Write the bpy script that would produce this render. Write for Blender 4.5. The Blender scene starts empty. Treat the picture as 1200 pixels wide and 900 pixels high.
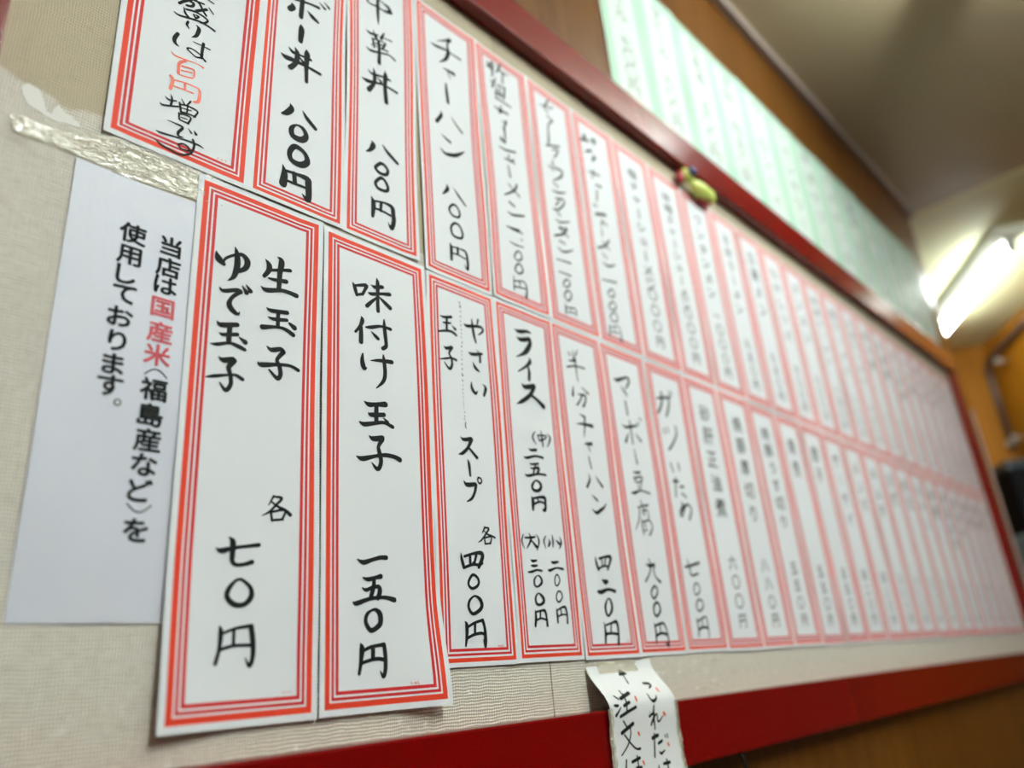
import bpy, bmesh, math, random
from mathutils import Vector, Matrix
random.seed(7)
SC = bpy.context.scene
C = SC.collection

# ------------------------------------------------------------------ camera, world, exposure
# x runs along the menu wall, y into that wall, z up; the camera stands 0.5 m off the wall
cam_data = bpy.data.cameras.new('camera')
cam = bpy.data.objects.new('camera', cam_data); C.objects.link(cam)
cam.location = (0, -.5, 0)
AX = Vector((0.69110266, 0.21181446, 0.69102224)); AY = Vector((-0.71838489, 0.30631212, 0.62457668)); AZ = Vector((-0.07937411, -0.92806655, 0.36385743))
right = Vector((AX[0], AY[0], AZ[0])); down = Vector((AX[1], AY[1], AZ[1])); fwd = Vector((AX[2], AY[2], AZ[2]))
M3 = Matrix((right, -down, -fwd)).transposed()
cam.rotation_euler = M3.to_euler()
cam_data.sensor_width = 36; cam_data.lens = 893.896/1200*36
cam_data.clip_start = .02; cam_data.clip_end = 50
cam_data.dof.use_dof = True; cam_data.dof.focus_distance = .645; cam_data.dof.aperture_fstop = 2.45
SC.camera = cam

world = bpy.data.worlds.new('world'); SC.world = world; world.use_nodes = True
world.node_tree.nodes['Background'].inputs[0].default_value = (.80, .88, 1, 1)
world.node_tree.nodes['Background'].inputs[1].default_value = .05
SC.view_settings.view_transform = 'Standard'; SC.view_settings.look = 'None'
SC.view_settings.gamma = 1; SC.view_settings.use_curve_mapping = False
SC.view_settings.exposure = 1.2
TUBE_POWER = {'tube_alcove': 18.0, 'tube_middle': 35.0, 'tube_near_fill': 140.0}

# ------------------------------------------------------------------ helpers
def tag(o, label=None, cat=None, group=None, kind=None):
    if label: o['label'] = label
    if cat: o['category'] = cat
    if group: o['group'] = group
    if kind: o['kind'] = kind
    return o
def empty(name, loc=(0, 0, 0)):
    o = bpy.data.objects.new(name, None); C.objects.link(o); o.location = loc; o.empty_display_size = .05
    return o
def obj(name, me, mat=None, parent=None):
    o = bpy.data.objects.new(name, me); C.objects.link(o)
    if mat and not me.materials: me.materials.append(mat)
    if parent:
        o.parent = parent
        if parent.type == 'EMPTY': o.location = -parent.location
    return o
def mesh(name, vs, fs, mat=None, smooth_=False):
    me = bpy.data.meshes.new(name); me.from_pydata([tuple(v) for v in vs], [], fs); me.update()
    if mat: me.materials.append(mat)
    if smooth_: me.polygons.foreach_set('use_smooth', [True]*len(me.polygons))
    return me
class MB:
    def __init__(s): s.bm = bmesh.new()
    def box(s, lo, hi, bev=0, rot=None, about=None):
        m = bmesh.new(); bmesh.ops.create_cube(m, size=1)
        for v in m.verts: v.co = Vector([(lo[i]+hi[i])/2+v.co[i]*(hi[i]-lo[i]) for i in range(3)])
        if bev: bmesh.ops.bevel(m, geom=m.edges[:], offset=bev, segments=2, profile=.6, affect='EDGES')
        if rot: bmesh.ops.rotate(m, verts=m.verts, cent=about, matrix=rot)
        s._add(m); return s
    def tube(s, pts, r, n=12, cap=True):
        m = bmesh.new(); rings = []; pts = [Vector(p) for p in pts]
        rr = r if isinstance(r, (list, tuple)) else [r]*len(pts)
        for i, p in enumerate(pts):
            d = (pts[min(i+1, len(pts)-1)]-pts[max(i-1, 0)]).normalized()
            a = d.orthogonal().normalized() if i == 0 else (a-d*a.dot(d)).normalized()
            b = d.cross(a)
            rings.append([m.verts.new(p+(a*math.cos(t)+b*math.sin(t))*rr[i]) for t in [2*math.pi*k/n for k in range(n)]])
        for i in range(len(rings)-1):
            for k in range(n): m.faces.new((rings[i][k], rings[i][(k+1) % n], rings[i+1][(k+1) % n], rings[i+1][k]))
        if cap: m.faces.new(rings[0][::-1]); m.faces.new(rings[-1])
        s._add(m); return s
    def ball(s, c, r, sc=(1, 1, 1)):
        m = bmesh.new(); bmesh.ops.create_uvsphere(m, u_segments=16, v_segments=10, radius=r)
        for v in m.verts: v.co = Vector((v.co.x*sc[0], v.co.y*sc[1], v.co.z*sc[2]))+Vector(c)
        s._add(m); return s
    def _add(s, m):
        me = bpy.data.meshes.new('t'); m.to_mesh(me); m.free(); s.bm.from_mesh(me); bpy.data.meshes.remove(me)
    def build(s, name, mat, parent=None, smooth_=False):
        bmesh.ops.recalc_face_normals(s.bm, faces=s.bm.faces[:])
        me = bpy.data.meshes.new(name); s.bm.to_mesh(me); s.bm.free(); me.materials.append(mat)
        if smooth_: me.polygons.foreach_set('use_smooth', [True]*len(me.polygons))
        return obj(name, me, None, parent)

# ------------------------------------------------------------------ materials
def mat(name, col=(.8, .8, .8), rough=.5, metal=0, **kw):
    m = bpy.data.materials.new(name); m.use_nodes = True
    b = m.node_tree.nodes['Principled BSDF']
    b.inputs['Base Color'].default_value = (*col, 1); b.inputs['Roughness'].default_value = rough; b.inputs['Metallic'].default_value = metal
    for k, v in kw.items(): b.inputs[k.replace('_', ' ')].default_value = v
    return m
class NT:
    def __init__(s, m): s.t = m.node_tree; s.b = s.t.nodes['Principled BSDF']
    def n(s, typ, ins=None, **kw):
        x = s.t.nodes.new(typ)
        for k, v in kw.items(): setattr(x, k, v)
        for k, v in (ins or {}).items(): s.put(x.inputs[k], v)
        return x
    def put(s, sock, v):
        if isinstance(v, bpy.types.NodeSocket): s.t.links.new(v, sock)
        elif isinstance(v, bpy.types.Node): s.t.links.new(v.outputs[0], sock)
        else: sock.default_value = v
    def math(s, op, a, b=0., c=None):
        d = {0: a, 1: b}
        if c is not None: d[2] = c
        return s.n('ShaderNodeMath', d, operation=op).outputs[0]
    def mix(s, f, a, b):
        x = s.n('ShaderNodeMix', data_type='RGBA')
        s.put(x.inputs[0], f); s.put(x.inputs[6], a if not isinstance(a, tuple) else (*a, 1)); s.put(x.inputs[7], b if not isinstance(b, tuple) else (*b, 1))
        return x.outputs[2]
    def coords(s, scale=(1, 1, 1)):
        g = s.n('ShaderNodeTexCoord')
        return s.n('ShaderNodeMapping', {0: g.outputs['Object'], 3: scale}).outputs[0]
    def noise(s, sc, det=3, vec=None, rough=.5, dist=0):
        x = s.n('ShaderNodeTexNoise', {'Scale': sc, 'Detail': det, 'Roughness': rough, 'Distortion': dist})
        if vec is not None: s.put(x.inputs['Vector'], vec)
        return x.outputs[0]
    def ramp(s, v, a, b):
        x = s.n('ShaderNodeMapRange', {0: v, 1: a, 2: b}); x.clamp = True; return x.outputs[0]
    def bump(s, h, st, dist=.001):
        s.put(s.b.inputs['Normal'], s.n('ShaderNodeBump', {'Height': h, 'Strength': st, 'Distance': dist}).outputs[0])
    def col(s, v): s.put(s.b.inputs['Base Color'], v)

def paper_mat(name, base, bands, cols):
    """printed sheet: UV holds distance to left/bottom, UV2 distance to right/top, in metres"""
    m = mat(name, base, .6); t = NT(m)
    t.b.inputs['Specular IOR Level'].default_value = .22
    u1 = t.n('ShaderNodeUVMap', uv_map='a'); u2 = t.n('ShaderNodeUVMap', uv_map='b')
    s1 = t.n('ShaderNodeSeparateXYZ', {0: u1.outputs[0]}); s2 = t.n('ShaderNodeSeparateXYZ', {0: u2.outputs[0]})
    d = t.math('MINIMUM', t.math('MINIMUM', s1.outputs[0], s1.outputs[1]), t.math('MINIMUM', s2.outputs[0], s2.outputs[1]))
    pv = t.noise(9, 3, t.coords())
    c = t.mix(t.math('MULTIPLY', pv, .35), base, tuple(x*.93 for x in base))
    for (a, b), cc in zip(bands, cols):
        e = .00012
        k = t.math('MULTIPLY', t.ramp(d, a-e, a+e), t.ramp(d, b+e, b-e))
        c = t.mix(k, c, cc)
    t.col(c); t.bump(t.noise(40, 4, t.coords()), .10, .002)
    return m
PAPER = (.77, .80, .83)
RED1 = (.76, .055, .022); RED2 = (.60, .022, .026)
M = {}
M['strip'] = paper_mat('red_bordered_paper', PAPER, [(.0037, .0071), (.0087, .0107), (.0122, .0146)], [RED1, RED2, RED2])
M['strip_wide'] = paper_mat('wide_red_bordered_paper', PAPER, [(.0045, .0088), (.0101, .0123), (.0137, .0163)], [RED1, RED2, RED2])
GR = (.26, .58, .36)
M['green'] = paper_mat('green_bordered_paper', (.62, .70, .655), [(.004, .011), (.0135, .0155), (.018, .021)], [GR, GR, GR])
M['green'].node_tree.nodes['Principled BSDF'].inputs['Roughness'].default_value = .5
M['ink'] = mat('black_ink', (.010, .013, .013), .75, Specular_IOR_Level=.2)
M['red_ink'] = mat('red_ink', (.80, .09, .03), .5)
M['pink_ink'] = mat('pink_ink', (.72, .30, .28), .5)
M['print_red'] = mat('printed_red', (.55, .025, .045), .5)
m = M['notice'] = mat('office_paper', (.60, .63, .72), .5); t = NT(m)
t.col(t.mix(t.noise(5, 3, t.coords()), (.60, .63, .72), (.66, .68, .76)))
t.bump(t.noise(14, 4, t.coords((1, 1, .5)), dist=1.2), .25, .006)
m = M['tag'] = mat('laminated_tag_paper', (.77, .79, .79), .35)

def wood(name, dark, light, rough=.3, scale=1.0, spec=.35):
    m = mat(name, light, rough); t = NT(m)
    v = t.coords((14*scale, 14*scale, .7*scale))
    g = t.noise(3, 5, v, .6, .6)
    g2 = t.noise(22, 3, t.coords((10*scale, 10*scale, .5*scale)), .6)
    f = t.ramp(t.math('ADD', t.math('MULTIPLY', g, .75), t.math('MULTIPLY', g2, .25)), .35, .68)
    t.col(t.mix(f, dark, light)); t.bump(g2, .05, .001)
    t.b.inputs['Specular IOR Level'].default_value = spec
    return m
M['wood'] = wood('menu_wall_wood', (.095, .032, .003), (.175, .068, .010), .32)
M['wood_far'] = wood('alcove_wood', (.34, .125, .006), (.52, .205, .012), .5, spec=.25)

# woven wall cloth of the board, paler where the top layer was torn away (below z = 0.41)
m = M['cloth'] = mat('woven_cloth', (.5, .46, .36), .85); t = NT(m)
co = t.coords(); sx = t.n('ShaderNodeSeparateXYZ', {0: co})
wob = t.noise(60, 3, t.coords((1, 1, 1)))
def threads(ax, per):
    ph = t.math('MULTIPLY', t.math('ADD', ax, t.math('MULTIPLY', wob, .0034)), 2*math.pi/per)
    return t.math('MULTIPLY_ADD', t.math('SINE', ph), .5, .5)
wz = threads(sx.outputs[2], .0024); wx = threads(sx.outputs[0], .0019)
slub = t.noise(1, 4, t.coords((90, 90, 420)), .65)
slub2 = t.noise(1, 4, t.coords((420, 90, 60)), .65)
weave = t.math('ADD', t.math('MULTIPLY', t.math('MULTIPLY', wz, slub), 1.2), t.math('MULTIPLY', t.math('MULTIPLY', wx, slub2), .8))
edge = t.math('ADD', sx.outputs[2], t.math('MULTIPLY', t.math('SUBTRACT', t.noise(22, 4, co), .5), .03))
upper = t.ramp(edge, .404, .407)
cc = t.mix(upper, t.mix(t.noise(7, 3, co), (.74, .72, .65), (.85, .83, .76)), t.mix(t.noise(9, 3, co), (.49, .42, .28), (.60, .52, .37)))
low = t.ramp(sx.outputs[2], .03, -.03)
cc = t.mix(t.math('MULTIPLY', low, .4), cc, (.74, .67, .55))
cc = t.mix(t.math('MULTIPLY', t.ramp(weave, .80, .20), .8), cc, (.36, .32, .24))
fleck = t.math('MULTIPLY', t.ramp(t.noise(1, 5, t.coords((70, 70, 110)), .7), .60, .66), t.ramp(sx.outputs[2], .02, .0))
cc = t.mix(t.math('MULTIPLY', fleck, .8), cc, (.88, .87, .82))
stain = t.math('MULTIPLY', t.ramp(t.noise(1, 4, t.coords((26, 26, 60)), .6), .60, .72), .30)
cc = t.mix(stain, cc, (.30, .24, .17))
t.col(cc); t.bump(weave, .4, .0010)

m = M['lacquer'] = mat('red_lacquer', (.17, .0010, .0007), .25); t = NT(m)
t.b.inputs['Specular IOR Level'].default_value = .35; t.b.inputs['Coat Weight'].default_value = .15; t.b.inputs['Coat Roughness'].default_value = .12
t.bump(t.noise(60, 3, t.coords((.2, 1, 1))), .06, .001)
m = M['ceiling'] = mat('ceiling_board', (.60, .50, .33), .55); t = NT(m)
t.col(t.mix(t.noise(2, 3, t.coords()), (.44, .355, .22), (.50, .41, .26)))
M['trim'] = mat('greyish_trim', (.30, .24, .20), .5)
M['post'] = mat('pale_post', (.58, .50, .44), .5)
M['floor'] = mat('floor_tile', (.09, .07, .055), .7)
M['dark_panel'] = mat('dark_wall_panel', (.07, .04, .022), .8)
M['plaster'] = mat('cream_plaster', (.62, .58, .48), .8)
M['fixture'] = mat('white_enamel', (.70, .70, .58), .4)
M['cap'] = mat('grey_cap', (.55, .57, .53), .4)
M['pipe'] = mat('dull_metal_pipe', (.13, .085, .07), .35, .3)
M['knob'] = mat('pale_knob', (.45, .42, .36), .3)
M['black'] = mat('black_enamel', (.006, .006, .008), .7, Specular_IOR_Level=.15)
M['slate'] = mat('slate_enamel', (.045, .07, .085), .35)
M['blue'] = mat('pale_blue_plastic', (.22, .34, .40), .35)
M['lime'] = mat('lime_plastic', (.58, .66, .14), .45)
M['navy'] = mat('navy_plastic', (.03, .06, .20), .4)
M['crimson'] = mat('crimson_plastic', (.40, .02, .03), .4)
M['cord'] = mat('black_rubber', (.01, .01, .01), .5)
m = M['tape'] = bpy.data.materials.new('clear_tape'); m.use_nodes = True
nt = m.node_tree; nt.nodes.clear()
T = nt.nodes.new
o_ = T('ShaderNodeOutputMaterial'); mx = T('ShaderNodeMixShader'); tr = T('ShaderNodeBsdfTransparent'); mx2 = T('ShaderNodeMixShader'); gl = T('ShaderNodeBsdfGlossy'); df = T('ShaderNodeBsdfDiffuse')
tr.inputs[0].default_value = (.95, .93, .85, 1); gl.inputs[1].default_value = .17; gl.inputs[0].default_value = (1, 1, .95, 1); df.inputs[0].default_value = (.80, .78, .62, 1)
mx2.inputs[0].default_value = .6; mx.inputs[0].default_value = .62
tc = T('ShaderNodeTexCoord'); mp = T('ShaderNodeMapping'); mp.inputs[3].default_value = (90, 90, 230)
nz = T('ShaderNodeTexNoise'); nz.inputs['Scale'].default_value = 1; nz.inputs['Detail'].default_value = 4; nz.inputs['Distortion'].default_value = 1.5
bp = T('ShaderNodeBump'); bp.inputs['Strength'].default_value = 1; bp.inputs['Distance'].default_value = .004
L = nt.links.new
L(tc.outputs['Object'], mp.inputs[0]); L(mp.outputs[0], nz.inputs[0]); L(nz.outputs[0], bp.inputs['Height']); L(bp.outputs[0], gl.inputs['Normal'])
L(df.outputs[0], mx2.inputs[1]); L(gl.outputs[0], mx2.inputs[2]); L(tr.outputs[0], mx.inputs[1]); L(mx2.outputs[0], mx.inputs[2]); L(mx.outputs[0], o_.inputs[0])
for nm, pw in TUBE_POWER.items():
    m = M[nm] = mat('lit_fluorescent_'+nm, (1, 1, 1), .3)
    b = m.node_tree.nodes['Principled BSDF']; b.inputs['Emission Color'].default_value = (.91, 1, 1, 1); b.inputs['Emission Strength'].default_value = pw

# ------------------------------------------------------------------ the room shell
DIR = Vector((-.8, -.6, 0)); NRM = Vector((-.6, .8, 0))       # the far wood wall runs obliquely
Q = Vector((4.46, .17, 0))
ZF, ZC = -1.25, 1.46
def structure(o): return tag(o, kind='structure')
structure(MB().box((-2, .004, ZF), (2.75, .16, ZC)).build('wall_left', M['wood']))
structure(MB().box((-2.1, -3.1, ZF-.1), (5.2, 1.6, ZF)).build('floor', M['floor']))
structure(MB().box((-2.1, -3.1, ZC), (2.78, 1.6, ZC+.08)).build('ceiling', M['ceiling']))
M['ceiling_cream_lit'] = mat('cream_ceiling_lit', (.84, .82, .50), .7)  # cream lightened beyond the main ceiling to paint in the alcove lamp's glow
structure(MB().box((2.78, -3.1, ZC-.001), (5.2, 1.6, ZC+.08)).build('ceiling', M['ceiling_cream_lit']))
structure(MB().box((-2.1, -3.1, ZF), (-2, 1.6, ZC)).build('wall_near', M['plaster']))
structure(MB().box((-2, -3.1, ZF), (3.3, -3, ZC)).build('wall_right', M['dark_panel']))
def wall_seg(name, a, b, th, material):
    a, b = Vector(a), Vector(b); d = (b-a).normalized(); n = Vector((-d.y, d.x, 0))*th
    vs = [(p.x, p.y, z) for z in (ZF, ZC) for p in (a, b, b+n, a+n)]
    fs = [(0, 1, 2, 3), (4, 7, 6, 5), (0, 4, 5, 1), (1, 5, 6, 2), (2, 6, 7, 3), (3, 7, 4, 0)]
    return structure(obj(name, mesh(name, vs, fs), material))
E1 = Q+DIR*1.5; E2 = Q+Vector((-.5, .9, 0)).normalized()*1.3
wall_seg('wall_far', Q, E1, .1, M['wood_far'])
wall_seg('wall_alcove', E2, Q, .1, M['wood_far'])
wall_seg('wall_side', E1, (3.26, -3, 0), .1, M['dark_panel'])
wall_seg('wall_back', (2.75, 1.4, 0), (4.4, 1.4, 0), .1, M['plaster'])
structure(MB().box((-2, -.018, ZC-.028), (2.752, .004, ZC), .003).build('trim_1', M['trim']))
structure(MB().box((2.66, -.004, ZF), (2.754, .004, .70), .001).build('trim_2', M['post']))

import math
# sheet table: id -> (left, right, bottom, top) on the board, metres
SHEETS = {
 'U1': (.1370,.2492,.3925,.7720), 'U2': (.2496,.3418,.3935,.7740), 'U3': (.3424,.4305,.3930,.7560),
 'A': (.2085,.3200,-.0125,.3905), 'B': (.3212,.4385,-.0120,.3885),
}
for _k in range(22):
    SHEETS['L%d' % _k] = (.4337+.0951*_k, .4337+.0951*_k+.0946, .0155+.0006*math.sin(_k*2.1), .3872-.0007*math.sin(_k*1.7+1))
    SHEETS['T%d' % _k] = (.4385+.0951*_k, .4385+.0951*_k+.0940, .3884+.0006*math.sin(_k*1.9), .7525-.0014*math.sin(_k*1.3))
# how far the left and right edges lean with height
LEAN = {'U1': (0,.027), 'U2': (.023,.016), 'U3': (.012,.021), 'T0': (0,.014), 'L0': (.014,.011), 'L1': (.01,.01), 'L3': (-.014,0), 'B': (0,-.006)}
ALIAS = {'C':'L0','D':'L1','E':'L2','F':'L3','G':'L4','U4':'T0','U5':'T1','U6':'T2','U7':'T3'}
def smooth(a, b, x):
    t = max(0., min(1., (x-a)/(b-a))); return t*t*(3-2*t)
def surface_y(sid, x, z):
    """distance of the paper from the board (negative = towards the room)"""
    sid = ALIAS.get(sid, sid)
    if sid == 'TAG':
        s = max(0., (.010-z)/.041)
        return -.0016-.0222*smooth(0, 1, s)-.0015*math.sin(min(s, 4.)*1.7)**2
    x0, x1, z0, z1 = SHEETS[sid]
    u = (x-x0)/(x1-x0); v = (z-z0)/(z1-z0)
    u = max(0., min(1., u)); v = max(0., min(1., v))
    h = sum(map(ord, sid))*1.37
    y = .0012+.0006*(1+math.sin(7*v+h))*(.4+u*(1-u)*2)
    y += .0022*smooth(.80, 1, u)*(.5+.5*math.sin(8.2*v+h*1.9))
    y += .0014*smooth(.20, 0, u)*(.5+.5*math.sin(6.1*v+h*.7))
    if sid == 'A': y += .0045*smooth(.30, 0, v)*smooth(.5, 0, u)+.001*smooth(.12, 0, v)
    if sid == 'B': y += .0075*smooth(.22, 0, v)*smooth(.55, 1, u)
    if sid == 'B': y += .0012
    if sid == 'T0': y += .003*smooth(.6, 1, u)*math.sin(math.pi*v)
    return -y
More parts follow.
